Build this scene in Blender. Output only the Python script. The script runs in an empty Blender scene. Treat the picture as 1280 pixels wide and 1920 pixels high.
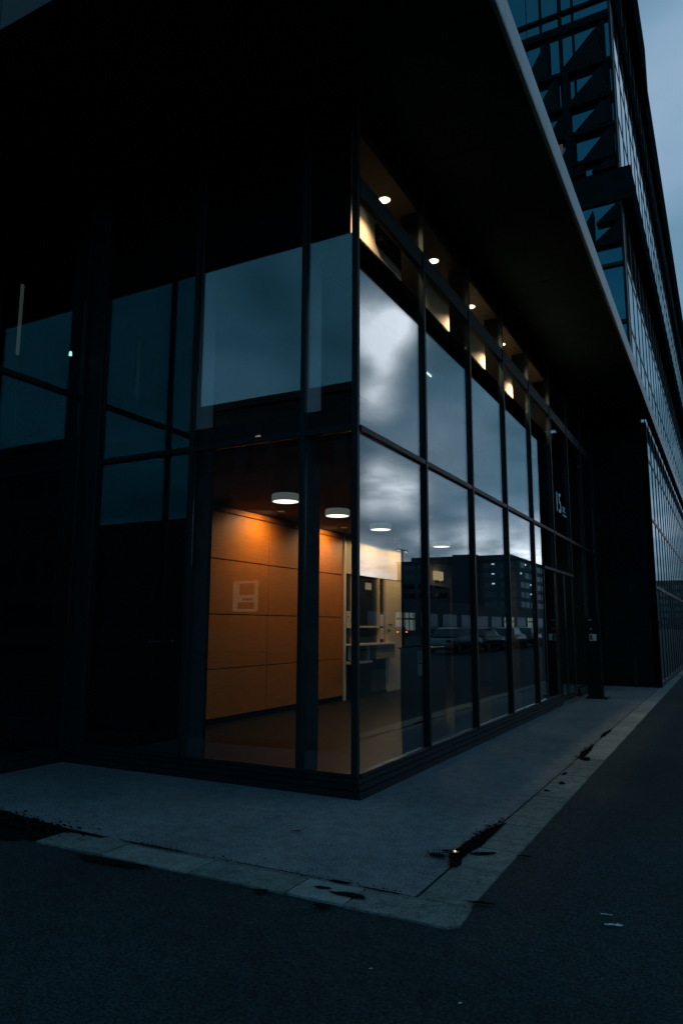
import bpy, bmesh, math, random
from mathutils import Vector, Matrix
R = math.radians
sc = bpy.context.scene
random.seed(7)

# ------------------------------------------------------------------ camera
cam_d = bpy.data.cameras.new("camera")
cam = bpy.data.objects.new("camera", cam_d)
sc.collection.objects.link(cam)
sc.camera = cam
cam_d.sensor_fit = 'VERTICAL'
cam_d.sensor_height = 36.0
cam_d.lens = 1351.3 / 1920 * 36.0
cam_d.clip_start = 0.05
cam_d.clip_end = 2000
ax = Vector((0.8830, 0.4694, 0.0041)); up = Vector((0.0700, -0.1389, 0.9878))   # camera right / up in the world
ax.normalize(); up = (up - ax * up.dot(ax)).normalized(); bk = ax.cross(up)
cam.matrix_world = Matrix(((ax.x, up.x, bk.x, 3.100), (ax.y, up.y, bk.y, -6.138), (ax.z, up.z, bk.z, 1.550), (0, 0, 0, 1)))

# ------------------------------------------------------------------ world: dusk sky under broken cloud
SKY = 1.0
w = bpy.data.worlds.new("World"); sc.world = w; w.use_nodes = True
nt = w.node_tree; N = nt.nodes; L = nt.links; N.clear()
out = N.new('ShaderNodeOutputWorld'); bg = N.new('ShaderNodeBackground'); L.new(bg.outputs[0], out.inputs[0])
bg.inputs['Strength'].default_value = SKY
sky = N.new('ShaderNodeTexSky'); sky.sky_type = 'NISHITA'; sky.sun_disc = False
sky.sun_elevation = R(9); sky.sun_rotation = R(62); sky.altitude = 100; sky.dust_density = 2.0
tc = N.new('ShaderNodeTexCoord')
sep = N.new('ShaderNodeSeparateXYZ'); L.new(tc.outputs['Generated'], sep.inputs[0])
def math_n(op, a, b=None, clamp=False):
    n = N.new('ShaderNodeMath'); n.operation = op; n.use_clamp = clamp
    for i, v in enumerate((a, b)):
        if v is None: continue
        if isinstance(v, (int, float)): n.inputs[i].default_value = v
        else: L.new(v, n.inputs[i])
    return n.outputs[0]
def ramp(fac, stops, interp='EASE'):
    n = N.new('ShaderNodeValToRGB'); n.color_ramp.interpolation = interp
    e = n.color_ramp.elements
    while len(e) < len(stops): e.new(0.5)
    for k, (p, c) in enumerate(stops):
        e[k].position = p; e[k].color = (*c, 1)
    L.new(fac, n.inputs[0]); return n.outputs[0]
def mixc(fac, a, b, mode='MIX'):
    n = N.new('ShaderNodeMix'); n.data_type = 'RGBA'; n.blend_type = mode; n.clamp_factor = True
    for i, v in ((0, fac), (6, a), (7, b)):
        if isinstance(v, (int, float)): n.inputs[i].default_value = v
        elif isinstance(v, tuple): n.inputs[i].default_value = (*v, 1)
        else: L.new(v, n.inputs[i])
    return n.outputs[2]
den = math_n('MAXIMUM', math_n('ADD', sep.outputs[2], 0.16), 0.10)
comb = N.new('ShaderNodeCombineXYZ')
L.new(math_n('DIVIDE', sep.outputs[0], den), comb.inputs[0]); L.new(math_n('DIVIDE', sep.outputs[1], den), comb.inputs[1])
def noise(vec, scale, detail, rough, dist=0.0, off=(0, 0, 0)):
    mp = N.new('ShaderNodeMapping'); mp.inputs['Location'].default_value = off; L.new(vec, mp.inputs[0])
    n = N.new('ShaderNodeTexNoise'); n.inputs['Scale'].default_value = scale; n.inputs['Detail'].default_value = detail
    n.inputs['Roughness'].default_value = rough; n.inputs['Distortion'].default_value = dist
    L.new(mp.outputs[0], n.inputs['Vector']); return n.outputs['Fac']
CLOUD_OFF = (3.1, 1.7, 0)
n1 = noise(comb.outputs[0], 0.9, 4, 0.52, 0.5, CLOUD_OFF)
n2 = noise(comb.outputs[0], 3.0, 4, 0.5, 0.2, (7, 2, 0))
cl = math_n('ADD', math_n('MULTIPLY', n1, 0.8), math_n('MULTIPLY', n2, 0.2))
def dirv(az, el):
    return (math.cos(R(el)) * math.cos(R(az)), math.cos(R(el)) * math.sin(R(az)), math.sin(R(el)))
def lobe(az, el, width, amp):      # soft opening in the cloud deck
    dt = N.new('ShaderNodeVectorMath'); dt.operation = 'DOT_PRODUCT'
    nv = N.new('ShaderNodeVectorMath'); nv.operation = 'NORMALIZE'; L.new(tc.outputs['Generated'], nv.inputs[0])
    L.new(nv.outputs[0], dt.inputs[0]); dt.inputs[1].default_value = dirv(az, el)
    k = 1.0 / (1 - math.cos(R(width)))
    e = math_n('MULTIPLY', math_n('SUBTRACT', dt.outputs['Value'], 1.0), k)
    return math_n('MULTIPLY', math_n('POWER', 2.718, e), amp)
def add(*a):
    r = a[0]
    for b in a[1:]: r = math_n('ADD', r, b)
    return r
breaks = add(lobe(64.7, 22.8, 2.3, 1.0), lobe(66.6, 23.7, 1.4, .75), lobe(65.0, 18.2, 1.5, 1.1), lobe(65.4, 20.5, 1.1, .5),
             lobe(65.0, 11.6, 1.3, .8), lobe(66.9, 10.5, 1.5, .85), lobe(64.4, 9.8, 1.1, .5), lobe(76.8, 5.2, 1.9, 1.3), lobe(80, 4.6, 2.6, 1.0),
             lobe(72.5, 6.4, 1.8, .5), lobe(64, 4.0, 2.5, .7), lobe(68.5, 6.6, 1.4, .3), lobe(70, 14, 5, .05))
wisp = ramp(n2, [(0.34, (0.45, 0.45, 0.45)), (0.62, (1.25, 1.25, 1.25))])
brk = N.new('ShaderNodeMath'); brk.operation = 'MULTIPLY'; L.new(breaks, brk.inputs[0])
bwn = N.new('ShaderNodeRGBToBW'); L.new(wisp, bwn.inputs[0]); L.new(bwn.outputs[0], brk.inputs[1])
base = ramp(cl, [(0.36, (0.080, 0.195, 0.285)), (0.50, (0.165, 0.320, 0.460)), (0.64, (0.31, 0.46, 0.64))])
glow = mixc(math_n('MINIMUM', brk.outputs[0], 1.0), base, (3.1, 2.85, 3.05))
# horizon slightly paler, Nishita twilight underneath the cloud
hz = math_n('POWER', math_n('SUBTRACT', 1.0, math_n('ABSOLUTE', sep.outputs[2]), True), 14.0)
glow2 = mixc(math_n('MULTIPLY', hz, 0.25), glow, (0.42, 0.46, 0.60))
nis = N.new('ShaderNodeVectorMath'); nis.operation = 'SCALE'; nis.inputs['Scale'].default_value = 0.02
L.new(sky.outputs[0], nis.inputs[0])
fin = mixc(0.12, glow2, nis.outputs[0])
# deeper blue away from the sunset
side = N.new('ShaderNodeMapRange'); side.inputs['From Min'].default_value = -0.9; side.inputs['From Max'].default_value = 0.5
L.new(sep.outputs[1], side.inputs['Value'])
fin2 = mixc(side.outputs[0], mixc(1.0, fin, (0.58, 0.98, 1.04), 'MULTIPLY'), fin)
L.new(fin2, bg.inputs['Color'])

sun_d = bpy.data.lights.new("dusk_sun", 'SUN'); sun_d.energy = 0.02; sun_d.angle = R(12); sun_d.color = (1.0, 0.92, 0.86)
sun = bpy.data.objects.new("dusk_sun", sun_d); sc.collection.objects.link(sun)
sun.rotation_euler = Vector(dirv(28, 9)).to_track_quat('Z', 'Y').to_euler()

sc.view_settings.view_transform = 'Standard'; sc.view_settings.look = 'None'
sc.view_settings.exposure = 0.0; sc.view_settings.gamma = 1.0; sc.view_settings.use_curve_mapping = False
sc.cycles.use_denoising = True
sc.cycles.max_bounces = 12; sc.cycles.transparent_max_bounces = 24; sc.cycles.glossy_bounces = 6
sc.cycles.sample_clamp_indirect = 4.0
sc.cycles.caustics_reflective = False; sc.cycles.caustics_refractive = False

# ------------------------------------------------------------------ materials
MATS = {}
def mat(name, col, rough=0.6, metal=0.0, ior=1.5, var=0.0, vscale=3.0, bump=0.0, bscale=40.0, emit=None, estr=0.0, rvar=0.0, coat=0.0, stretch=None, bdist=0.01, spec=0.5):
    m = bpy.data.materials.new(name); m.use_nodes = True
    nt = m.node_tree; b = nt.nodes['Principled BSDF']
    b.inputs['Base Color'].default_value = (*col, 1); b.inputs['Roughness'].default_value = rough
    b.inputs['Metallic'].default_value = metal; b.inputs['IOR'].default_value = ior
    if coat: b.inputs['Coat Weight'].default_value = coat; b.inputs['Coat Roughness'].default_value = 0.08
    tco = nt.nodes.new('ShaderNodeTexCoord'); mp = nt.nodes.new('ShaderNodeMapping')
    geo = nt.nodes.new('ShaderNodeNewGeometry'); nt.links.new(geo.outputs['Position'], mp.inputs[0])
    if stretch: mp.inputs['Scale'].default_value = stretch
    if var > 0 or rvar > 0:
        n = nt.nodes.new('ShaderNodeTexNoise'); n.inputs['Scale'].default_value = vscale; n.inputs['Detail'].default_value = 6
        n.inputs['Roughness'].default_value = 0.65
        nt.links.new(mp.outputs[0], n.inputs['Vector'])
        r = nt.nodes.new('ShaderNodeValToRGB')
        lo = tuple(max(0, c * (1 - var)) for c in col); hi = tuple(min(1, c * (1 + var)) for c in col)
        r.color_ramp.elements[0].position = 0.3; r.color_ramp.elements[0].color = (*lo, 1)
        r.color_ramp.elements[1].position = 0.7; r.color_ramp.elements[1].color = (*hi, 1)
        nt.links.new(n.outputs['Fac'], r.inputs[0]); nt.links.new(r.outputs[0], b.inputs['Base Color'])
        if rvar:
            mr = nt.nodes.new('ShaderNodeMapRange'); mr.inputs['To Min'].default_value = max(0.02, rough - rvar); mr.inputs['To Max'].default_value = rough + rvar
            nt.links.new(n.outputs['Fac'], mr.inputs['Value']); nt.links.new(mr.outputs[0], b.inputs['Roughness'])
    if bump > 0:
        n = nt.nodes.new('ShaderNodeTexNoise'); n.inputs['Scale'].default_value = bscale; n.inputs['Detail'].default_value = 5
        nt.links.new(mp.outputs[0], n.inputs['Vector'])
        bp = nt.nodes.new('ShaderNodeBump'); bp.inputs['Strength'].default_value = bump; bp.inputs['Distance'].default_value = bdist
        nt.links.new(n.outputs['Fac'], bp.inputs['Height']); nt.links.new(bp.outputs[0], b.inputs['Normal'])
    if emit: b.inputs['Emission Color'].default_value = (*emit, 1); b.inputs['Emission Strength'].default_value = estr
    b.inputs['Specular IOR Level'].default_value = spec
    MATS[name] = m; return m

def glass(name, ior, tint, gtint=(1, 1, 1), rough=0.0, wav=0.0):
    m = bpy.data.materials.new(name); m.use_nodes = True
    nt = m.node_tree; nt.nodes.clear()
    o = nt.nodes.new('ShaderNodeOutputMaterial'); mx = nt.nodes.new('ShaderNodeMixShader')
    tr = nt.nodes.new('ShaderNodeBsdfTransparent'); gl = nt.nodes.new('ShaderNodeBsdfGlossy')
    tr.inputs[0].default_value = (*tint, 1); gl.inputs['Color'].default_value = (*gtint, 1); gl.inputs['Roughness'].default_value = rough
    fr = nt.nodes.new('ShaderNodeFresnel'); g = nt.nodes.new('ShaderNodeNewGeometry')
    mr = nt.nodes.new('ShaderNodeMapRange'); mr.inputs['To Min'].default_value = ior; mr.inputs['To Max'].default_value = 1 / ior
    nt.links.new(g.outputs['Backfacing'], mr.inputs['Value']); nt.links.new(mr.outputs[0], fr.inputs['IOR'])
    if wav:
        n = nt.nodes.new('ShaderNodeTexNoise'); n.inputs['Scale'].default_value = 0.7; n.inputs['Detail'].default_value = 1
        nt.links.new(g.outputs['Position'], n.inputs['Vector'])
        bp = nt.nodes.new('ShaderNodeBump'); bp.inputs['Strength'].default_value = 1.0; bp.inputs['Distance'].default_value = wav
        nt.links.new(n.outputs['Fac'], bp.inputs['Height']); nt.links.new(bp.outputs[0], gl.inputs['Normal'])
    nt.links.new(fr.outputs[0], mx.inputs[0]); nt.links.new(tr.outputs[0], mx.inputs[1]); nt.links.new(gl.outputs[0], mx.inputs[2])
    nt.links.new(mx.outputs[0], o.inputs[0]); MATS[name] = m; return m

FAR_LIGHTS = ('cool_window', 'warm_window', 'yellow_window', 'shop_light', 'dim_tan', 'ember', 'recessed_lens', 'streak_glow', 'downlight_lens', 'tail_light', 'white_lamp')
def emis(name, col, s):
    m = bpy.data.materials.new(name); m.use_nodes = True; nt = m.node_tree; nt.nodes.clear()
    o = nt.nodes.new('ShaderNodeOutputMaterial'); e = nt.nodes.new('ShaderNodeEmission')
    e.inputs[0].default_value = (*col, 1); e.inputs[1].default_value = s
    nt.links.new(e.outputs[0], o.inputs[0]); MATS[name] = m
    if name in FAR_LIGHTS: m.cycles.emission_sampling = 'NONE'
    return m

M_frame = mat('painted_steel', (0.004, 0.013, 0.015), 0.48, 0.0, ior=1.35, spec=0.3, var=0.15, vscale=6, rvar=0.1, bump=0.08, bscale=200, bdist=0.001)
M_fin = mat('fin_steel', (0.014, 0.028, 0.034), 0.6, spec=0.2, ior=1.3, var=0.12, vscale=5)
M_finlit = mat('fin_steel_lit', (0.20, 0.23, 0.28), 0.5)  # paler copy of the fin steel: sky light on upper fins put into colour
M_darkwin = mat('dark_window', (0.012, 0.015, 0.016), 0.5, spec=0.2)
M_black = mat('matt_black', (0.004, 0.004, 0.004), 0.9, spec=0.0)
M_dark = mat('dark_panel', (0.005, 0.014, 0.016), 0.8, ior=1.2, var=0.3, vscale=2, spec=0.0)
M_soffit = mat('soffit_paint', (0.014, 0.032, 0.034), 0.8, ior=1.2, var=0.2, vscale=3, spec=0.0)
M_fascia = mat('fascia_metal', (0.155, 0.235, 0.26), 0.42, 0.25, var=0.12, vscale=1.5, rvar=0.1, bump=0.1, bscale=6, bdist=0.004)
M_fasciashade = mat('fascia_shaded', (0.008, 0.020, 0.025), 0.7, var=0.1, vscale=1.5)  # dark copy of the fascia metal: weaker light on the front edge put into colour
M_glass = glass('window_glass', 1.78, (0.84, 0.90, 0.90), (0.80, 0.95, 1.0), wav=0.0006)
M_wingglass = glass('wing_glass', 2.4, (0.5, 0.7, 0.7), (0.36, 0.85, 0.92))
M_towerglass = mat('tower_glass', (0.38, 0.46, 0.50), 0.03, 0.92, ior=2.0)
M_tealglass = mat('teal_glass', (0.004, 0.022, 0.032), 0.04, 0.0, ior=2.3)
M_tealglass.node_tree.nodes['Principled BSDF'].inputs['Specular Tint'].default_value = (0.20, 0.75, 1.0, 1)
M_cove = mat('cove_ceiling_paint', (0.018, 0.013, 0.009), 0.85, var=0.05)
M_cream = mat('cream_plaster', (0.62, 0.50, 0.37), 0.8, var=0.06, vscale=2, bump=0.1, bscale=90, bdist=0.002)
M_white = mat('white_paint', (0.72, 0.66, 0.58), 0.5, var=0.05, vscale=3)
M_floor = mat('stone_floor', (0.012, 0.011, 0.010), 0.42, var=0.3, vscale=3, rvar=0.08, spec=0.12)
M_floorstrip = mat('floor_strip', (0.28, 0.22, 0.17), 0.4, var=0.15, vscale=8)
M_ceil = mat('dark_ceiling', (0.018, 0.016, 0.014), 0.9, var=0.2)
M_brown = mat('brown_wall', (0.07, 0.048, 0.032), 0.7, var=0.2, vscale=2)
M_olive = mat('counter_panel', (0.30, 0.26, 0.15), 0.55, var=0.12, vscale=4)
M_kiosk = mat('kiosk_black', (0.010, 0.011, 0.012), 0.35, var=0.2)
M_paper = mat('notice_paper', (0.70, 0.62, 0.54), 0.8, var=0.04)
M_print = mat('notice_print', (0.05, 0.04, 0.04), 0.8)
M_printred = mat('notice_red', (0.42, 0.16, 0.10), 0.8)
M_chrome = mat('brushed_steel', (0.62, 0.60, 0.56), 0.25, 1.0)
M_lamp = mat('lamp_housing', (0.34, 0.35, 0.34), 0.5, emit=(.95,1,.95), estr=0.10)  # faint glow added to the housing so its unlit side shows grey
M_asphalt = None
M_rubber = mat('rubber', (0.01, 0.01, 0.01), 0.8)
M_letter = mat('vinyl_letter', (0.62, 0.72, 0.76), 0.6)
E_diff = emis('diffuser_light', (1.0, 0.83, 0.66), 3.4)
E_dim = emis('recessed_lens', (1.0, 0.7, 0.4), 0.25)
E_spot = emis('downlight_lens', (1.0, 0.80, 0.56), 14.0)
E_cool = emis('cool_tube', (0.85, 0.95, 1.0), 2.2)
E_warmwin = emis('warm_window', (1.0, 0.66, 0.40), 0.8)
E_coolwin = emis('cool_window', (0.75, 0.95, 1.0), 1.5)
E_yellow = emis('yellow_window', (1.0, 0.80, 0.35), 1.6)
E_red = emis('tail_light', (1.0, 0.10, 0.03), 7.0)
E_head = emis('white_lamp', (1.0, 0.93, 0.85), 3.0)
E_ember = emis('ember', (1.0, 0.55, 0.22), 2.2)

# wood panels: orange veneer with fine horizontal grain
M_wood = mat('orange_veneer', (0.47, 0.135, 0.012), 0.55, var=0.16, vscale=2.2, stretch=(1, 1.5, 22), bump=0.06, bscale=12, bdist=0.002, spec=0.3)

def ground_mat(name, c0, c1, c2, fine, rough, con=0.5):
    m = bpy.data.materials.new(name); m.use_nodes = True; nt = m.node_tree; b = nt.nodes['Principled BSDF']
    b.inputs['Roughness'].default_value = rough; b.inputs['IOR'].default_value = 1.35; b.inputs['Specular IOR Level'].default_value = 0.15
    g = nt.nodes.new('ShaderNodeNewGeometry')
    def nz(s, d, r=0.6):
        n = nt.nodes.new('ShaderNodeTexNoise'); n.inputs['Scale'].default_value = s; n.inputs['Detail'].default_value = d; n.inputs['Roughness'].default_value = r
        nt.links.new(g.outputs['Position'], n.inputs['Vector']); return n.outputs['Fac']
    big = nz(0.55, 4); fi = nz(fine, 3, 0.8); med = nz(9, 5, 0.7)
    r = nt.nodes.new('ShaderNodeValToRGB'); r.color_ramp.elements[0].position = 0.32; r.color_ramp.elements[1].position = 0.68
    r.color_ramp.elements[0].color = (*c0, 1); r.color_ramp.elements[1].color = (*c1, 1); nt.links.new(big, r.inputs[0])
    r2 = nt.nodes.new('ShaderNodeValToRGB'); r2.color_ramp.elements[0].position = 0.36; r2.color_ramp.elements[1].position = 0.66
    r2.color_ramp.elements[0].color = (*[1 - con] * 3, 1); r2.color_ramp.elements[1].color = (*[1 + con] * 3, 1); nt.links.new(fi, r2.inputs[0])
    r3 = nt.nodes.new('ShaderNodeValToRGB'); r3.color_ramp.elements[0].position = 0.3; r3.color_ramp.elements[1].position = 0.6
    r3.color_ramp.elements[0].color = (*c2, 1); r3.color_ramp.elements[1].color = (1, 1, 1, 1); nt.links.new(med, r3.inputs[0])
    mx = nt.nodes.new('ShaderNodeMix'); mx.data_type = 'RGBA'; mx.blend_type = 'MULTIPLY'; mx.inputs[0].default_value = 1
    nt.links.new(r.outputs[0], mx.inputs[6]); nt.links.new(r2.outputs[0], mx.inputs[7])
    mx2 = nt.nodes.new('ShaderNodeMix'); mx2.data_type = 'RGBA'; mx2.blend_type = 'MULTIPLY'; mx2.inputs[0].default_value = 1
    nt.links.new(mx.outputs[2], mx2.inputs[6]); nt.links.new(r3.outputs[0], mx2.inputs[7])
    nt.links.new(mx2.outputs[2], b.inputs['Base Color'])
    bp = nt.nodes.new('ShaderNodeBump'); bp.inputs['Strength'].default_value = 0.5; bp.inputs['Distance'].default_value = 0.006
    nt.links.new(fi, bp.inputs['Height']); nt.links.new(bp.outputs[0], b.inputs['Normal'])
    MATS[name] = m; return m
M_asphalt = ground_mat('asphalt', (0.0095, 0.021, 0.0235), (0.018, 0.034, 0.038), (0.66, 0.68, 0.68), 62, 0.85, .75)
M_pave = ground_mat('pavement', (0.088, 0.114, 0.127), (0.158, 0.194, 0.210), (0.66, 0.67, 0.67), 75, 0.8, .6)
M_kerb = ground_mat('kerb_granite', (0.125, 0.160, 0.162), (0.23, 0.275, 0.27), (0.62, 0.62, 0.60), 90, 0.85, .42)
M_kerb2 = ground_mat('kerb_granite_worn', (0.08, 0.11, 0.11), (0.165, 0.20, 0.195), (0.52, 0.52, 0.50), 80, 0.85, .45)
M_stain = mat('damp_stain', (0.0035, 0.008, 0.008), 0.9, var=0.5, vscale=25, spec=0.0)
M_leaf = mat('dead_leaf', (0.006, 0.008, 0.005), 0.9, var=0.5, vscale=9, spec=0.05)

# ------------------------------------------------------------------ builders
COL = sc.collection
def wloc(o):
    v = Vector((0, 0, 0))
    while o: v += o.location; o = o.parent
    return v
def props(o, label=None, cat=None, group=None, kind=None):
    if label: o['label'] = label
    if cat: o['category'] = cat
    if group: o['group'] = group
    if kind: o['kind'] = kind
    return o
def thing(name, label, cat, loc=(0, 0, 0), group=None, rz=0):
    o = bpy.data.objects.new(name, None); COL.objects.link(o); o.location = loc; o.rotation_euler = (0, 0, rz)
    o.empty_display_size = 0.2
    return props(o, label, cat, group)
def link(name, me, parent=None, loc=(0, 0, 0), local=False):
    o = bpy.data.objects.new(name, me); COL.objects.link(o)
    if parent:
        o.parent = parent
        o.location = Vector(loc) if local else Vector(loc) - wloc(parent)
    else: o.location = loc
    return o
BOX = {}
def box_mesh(d, m, bev=0.0):
    key = (tuple(round(v, 4) for v in d), m.name, bev)
    if key in BOX: return BOX[key]
    bm = bmesh.new(); bmesh.ops.create_cube(bm, size=1)
    bmesh.ops.scale(bm, vec=d, verts=bm.verts)
    if bev: bmesh.ops.bevel(bm, geom=bm.edges[:], offset=bev, segments=1, affect='EDGES')
    me = bpy.data.meshes.new('box'); bm.to_mesh(me); bm.free(); me.materials.append(m); BOX[key] = me
    return me
def box(name, a, b, m, parent=None, bev=0.0, local=False):
    """a, b: opposite corners"""
    d = [abs(a[i] - b[i]) for i in range(3)]; c = [(a[i] + b[i]) / 2 for i in range(3)]
    return link(name, box_mesh(d, m, bev), parent, c, local)
def addbox(bm, a, b):
    d = [abs(a[i] - b[i]) for i in range(3)]; c = [(a[i] + b[i]) / 2 for i in range(3)]
    r = bmesh.ops.create_cube(bm, size=1, matrix=Matrix.Translation(c) @ Matrix.Diagonal((*d, 1)))
    return r
def fin_mesh(bm, m, name='mesh', smooth=False):
    me = bpy.data.meshes.new(name); bm.to_mesh(me); bm.free(); me.materials.append(m)
    if smooth:
        for p in me.polygons: p.use_smooth = True
    return me
def cyl_mesh(r1, r2, h, m, seg=32, smooth=True):
    bm = bmesh.new(); bmesh.ops.create_cone(bm, cap_ends=True, segments=seg, radius1=r1, radius2=r2, depth=h)
    me = fin_mesh(bm, m)
    if smooth:
        for p in me.polygons: p.use_smooth = len(p.vertices) == 4
    return me
def prism(pts, m, axis, a0, a1):
    """polygon pts extruded along axis ('x','y','z') from a0 to a1; pts in the other two coordinates"""
    bm = bmesh.new()
    def mk(p, a): return {'x': (a, p[0], p[1]), 'y': (p[0], a, p[1]), 'z': (p[0], p[1], a)}[axis]
    v0 = [bm.verts.new(mk(p, a0)) for p in pts]; v1 = [bm.verts.new(mk(p, a1)) for p in pts]
    n = len(pts)
    bm.faces.new(v0[::-1]); bm.faces.new(v1)
    for i in range(n): bm.faces.new((v0[i], v0[(i + 1) % n], v1[(i + 1) % n], v1[i]))
    bmesh.ops.recalc_face_normals(bm, faces=bm.faces[:])
    return fin_mesh(bm, m)

# ================================================================== GROUND
me = bpy.data.meshes.new('ground'); me.from_pydata([(-900, -900, 0), (900, -900, 0), (900, 900, 0), (-900, 900, 0)], [], [(0, 1, 2, 3)]); me.materials.append(M_asphalt)
g = link('asphalt_road', me, None, (0, 0, -0.004)); props(g, kind='structure')
# light pavement apron between the building and the kerb band
me = bpy.data.meshes.new('pave'); me.from_pydata([(-6.0, -2.03, 0), (1.385, -2.03, 0), (1.40, 60, 0), (-6.0, 60, 0)], [], [(0, 1, 2, 3)]); me.materials.append(M_pave)
pv = link('pavement', me, None, (0, 0, 0.001)); props(pv, kind='structure')

kerb = thing('kerb_band', None, None); kerb['kind'] = 'structure'
def stone(a, b, m):
    j = 0.009
    o = box('kerb_stone', (a[0] + j, a[1] + j, -0.12), (b[0] - j, b[1] - j, 0.006 + random.uniform(0, 0.004)), m, kerb)
    o.rotation_euler = (random.uniform(-.003, .003), random.uniform(-.003, .003), random.uniform(-.004, .004))
# left run
xs = [-1.42, -0.78, -0.02, 0.70, 1.09]
for i in range(len(xs) - 1): stone((xs[i], -2.325), (xs[i + 1], -2.035), random.choice((M_kerb, M_kerb2)))
# corner stone with the nipped outer corner
cm = prism([(1.096, -2.33), (1.70, -2.33), (1.75, -2.27), (1.735, -2.02), (1.40, -2.02), (1.39, -2.035), (1.096, -2.035)], M_kerb2, 'z', -0.12, 0.008)
link('kerb_stone', cm, kerb, (0, 0, 0))
ys = [-2.015, -0.92, -0.22, 0.86, 1.95, 3.05, 4.1, 5.2, 6.3, 7.4, 8.5, 9.6, 10.7, 11.8, 12.9, 14.0, 15.1, 16.2, 17.3, 18.4, 19.5, 20.6]
for i in range(len(ys) - 1):
    t = (ys[i] + 2) * 0.0035
    stone((1.40 - 0.0 * t, ys[i]), (1.725 - t, ys[i + 1]), M_kerb2 if i == 1 else random.choice((M_kerb, M_kerb, M_kerb2)))
box('kerb_stone', (1.40, 20.61, -0.12), (1.66, 70, 0.006), M_kerb, kerb)

# damp stains and leaf litter along the kerb
def blob(name, cx, cy, rx, ry, rot, z, m, seed, jag=0.35, n=46):
    rd = random.Random(seed); ph = [rd.uniform(0, 6.28) for _ in range(6)]
    pts = []
    for i in range(n):
        a = 2 * math.pi * i / n
        k = 1 + jag * (0.35 * math.sin(2 * a + ph[0]) + 0.3 * math.sin(3 * a + ph[1]) + 0.25 * math.sin(5 * a + ph[2]) + 0.22 * math.sin(9 * a + ph[3]) + 0.15 * math.sin(14 * a + ph[4])) + rd.uniform(-.04, .04)
        x, y = rx * k * math.cos(a), ry * k * math.sin(a)
        pts.append((cx + x * math.cos(rot) - y * math.sin(rot), cy + x * math.sin(rot) + y * math.cos(rot)))
    return pts
def stain_mesh(specs, z, m):
    bm = bmesh.new()
    for s in specs:
        pts = blob('', *s[:5], z, m, s[5])
        vs = [bm.verts.new((p[0], p[1], z)) for p in pts]
        try: bm.faces.new(vs)
        except ValueError: pass
    return fin_mesh(bm, m)
st = link('damp_stain', stain_mesh([(1.385, -0.75, .05, .52, -.05, 3), (1.37, -1.22, .05, .2, .2, 5), (1.24, -1.25, .055, .03, 0, 8), (1.27, -1.12, .045, .022, .3, 9),
     (1.42, 3.45, .04, .5, 0, 11), (1.50, 3.0, .05, .12, 0, 12), (1.40, 5.25, .03, .5, 0, 14), (1.50, -1.06, .09, .03, .5, 15), (1.76, -0.98, .05, .018, .2, 16),
     (1.76, -1.93, .08, .018, .25, 17), (0.57, -2.37, .045, .03, 0, 18), (1.0, -2.40, .06, .03, 0, 19), (0.9, -2.02, .09, .02, 0, 20), (0.4, -2.02, .4, .008, 0, 21),
     (-0.55, -2.02, .35, .014, 0, 22), (-0.6, -2.40, .3, .04, .05, 23), (0.1, -1.21, .045, .012, .5, 24), (1.2, -2.03, .2, .010, 0, 26), (1.05,-2.18,.12,.03,.1,27), (0.86,-2.15,.05,.02,.1,28), (1.46,1.1,.03,.03,.1,29), (1.52,1.5,.03,.06,.1,30), (1.45,2.0,.02,.08,.1,31)], 0.0145, M_stain))
props(st, 'dark damp stains along the inner edge of the pale kerb band', 'stain', kind='stuff')
st2 = link('soil_patch', stain_mesh([(-2.25, -2.02, .95, .16, -.02, 41), (-1.5, -2.1, .3, .07, -.1, 42), (-2.0, -2.3, .6, .12, .05, 43)], 0.0065, M_stain))
props(st2, 'large dark soil patch at the left end of the kerb band', 'soil', kind='stuff')
bm = bmesh.new(); rd = random.Random(4)
def leaf(bm, x, y, s, z0=0.012):
    a = rd.uniform(0, 6.28); t1, t2 = rd.uniform(-.5, .5), rd.uniform(-.5, .5)
    mt = Matrix.Translation((x, y, z0 + rd.uniform(.002, .02))) @ Matrix.Rotation(a, 4, 'Z') @ Matrix.Rotation(t1, 4, 'X') @ Matrix.Rotation(t2, 4, 'Y')
    q = [(-s, 0, 0), (-.3 * s, -.5 * s, .1 * s), (s, 0, 0), (-.3 * s, .5 * s, .12 * s)]
    vs = [bm.verts.new(mt @ Vector(p)) for p in q]; bm.faces.new(vs[:3]); bm.faces.new((vs[0], vs[2], vs[3]))
for k in range(520):
    y = rd.gauss(-0.78, .30); leaf(bm, 1.375 + rd.gauss(0, .028), y, rd.uniform(.006, .018))
for k in range(120): leaf(bm, 1.25 + rd.gauss(0, .04), -1.25 + rd.gauss(0, .03), rd.uniform(.005, .014))
for k in range(200): leaf(bm, 1.41 + rd.gauss(0, .02), rd.uniform(3.0, 4.1), rd.uniform(.008, .02))
for k in range(260): leaf(bm, rd.uniform(-1.4, 1.3), -2.025 + rd.gauss(0, .012), rd.uniform(.004, .012))
for k in range(700): leaf(bm, -2.25 + rd.gauss(0, .45), -2.07 + rd.gauss(0, .09), rd.uniform(.01, .03))
lf = link('leaf_litter', fin_mesh(bm, M_leaf)); props(lf, 'dead leaf litter and moss along the kerb joint', 'leaves', kind='stuff')

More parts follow.
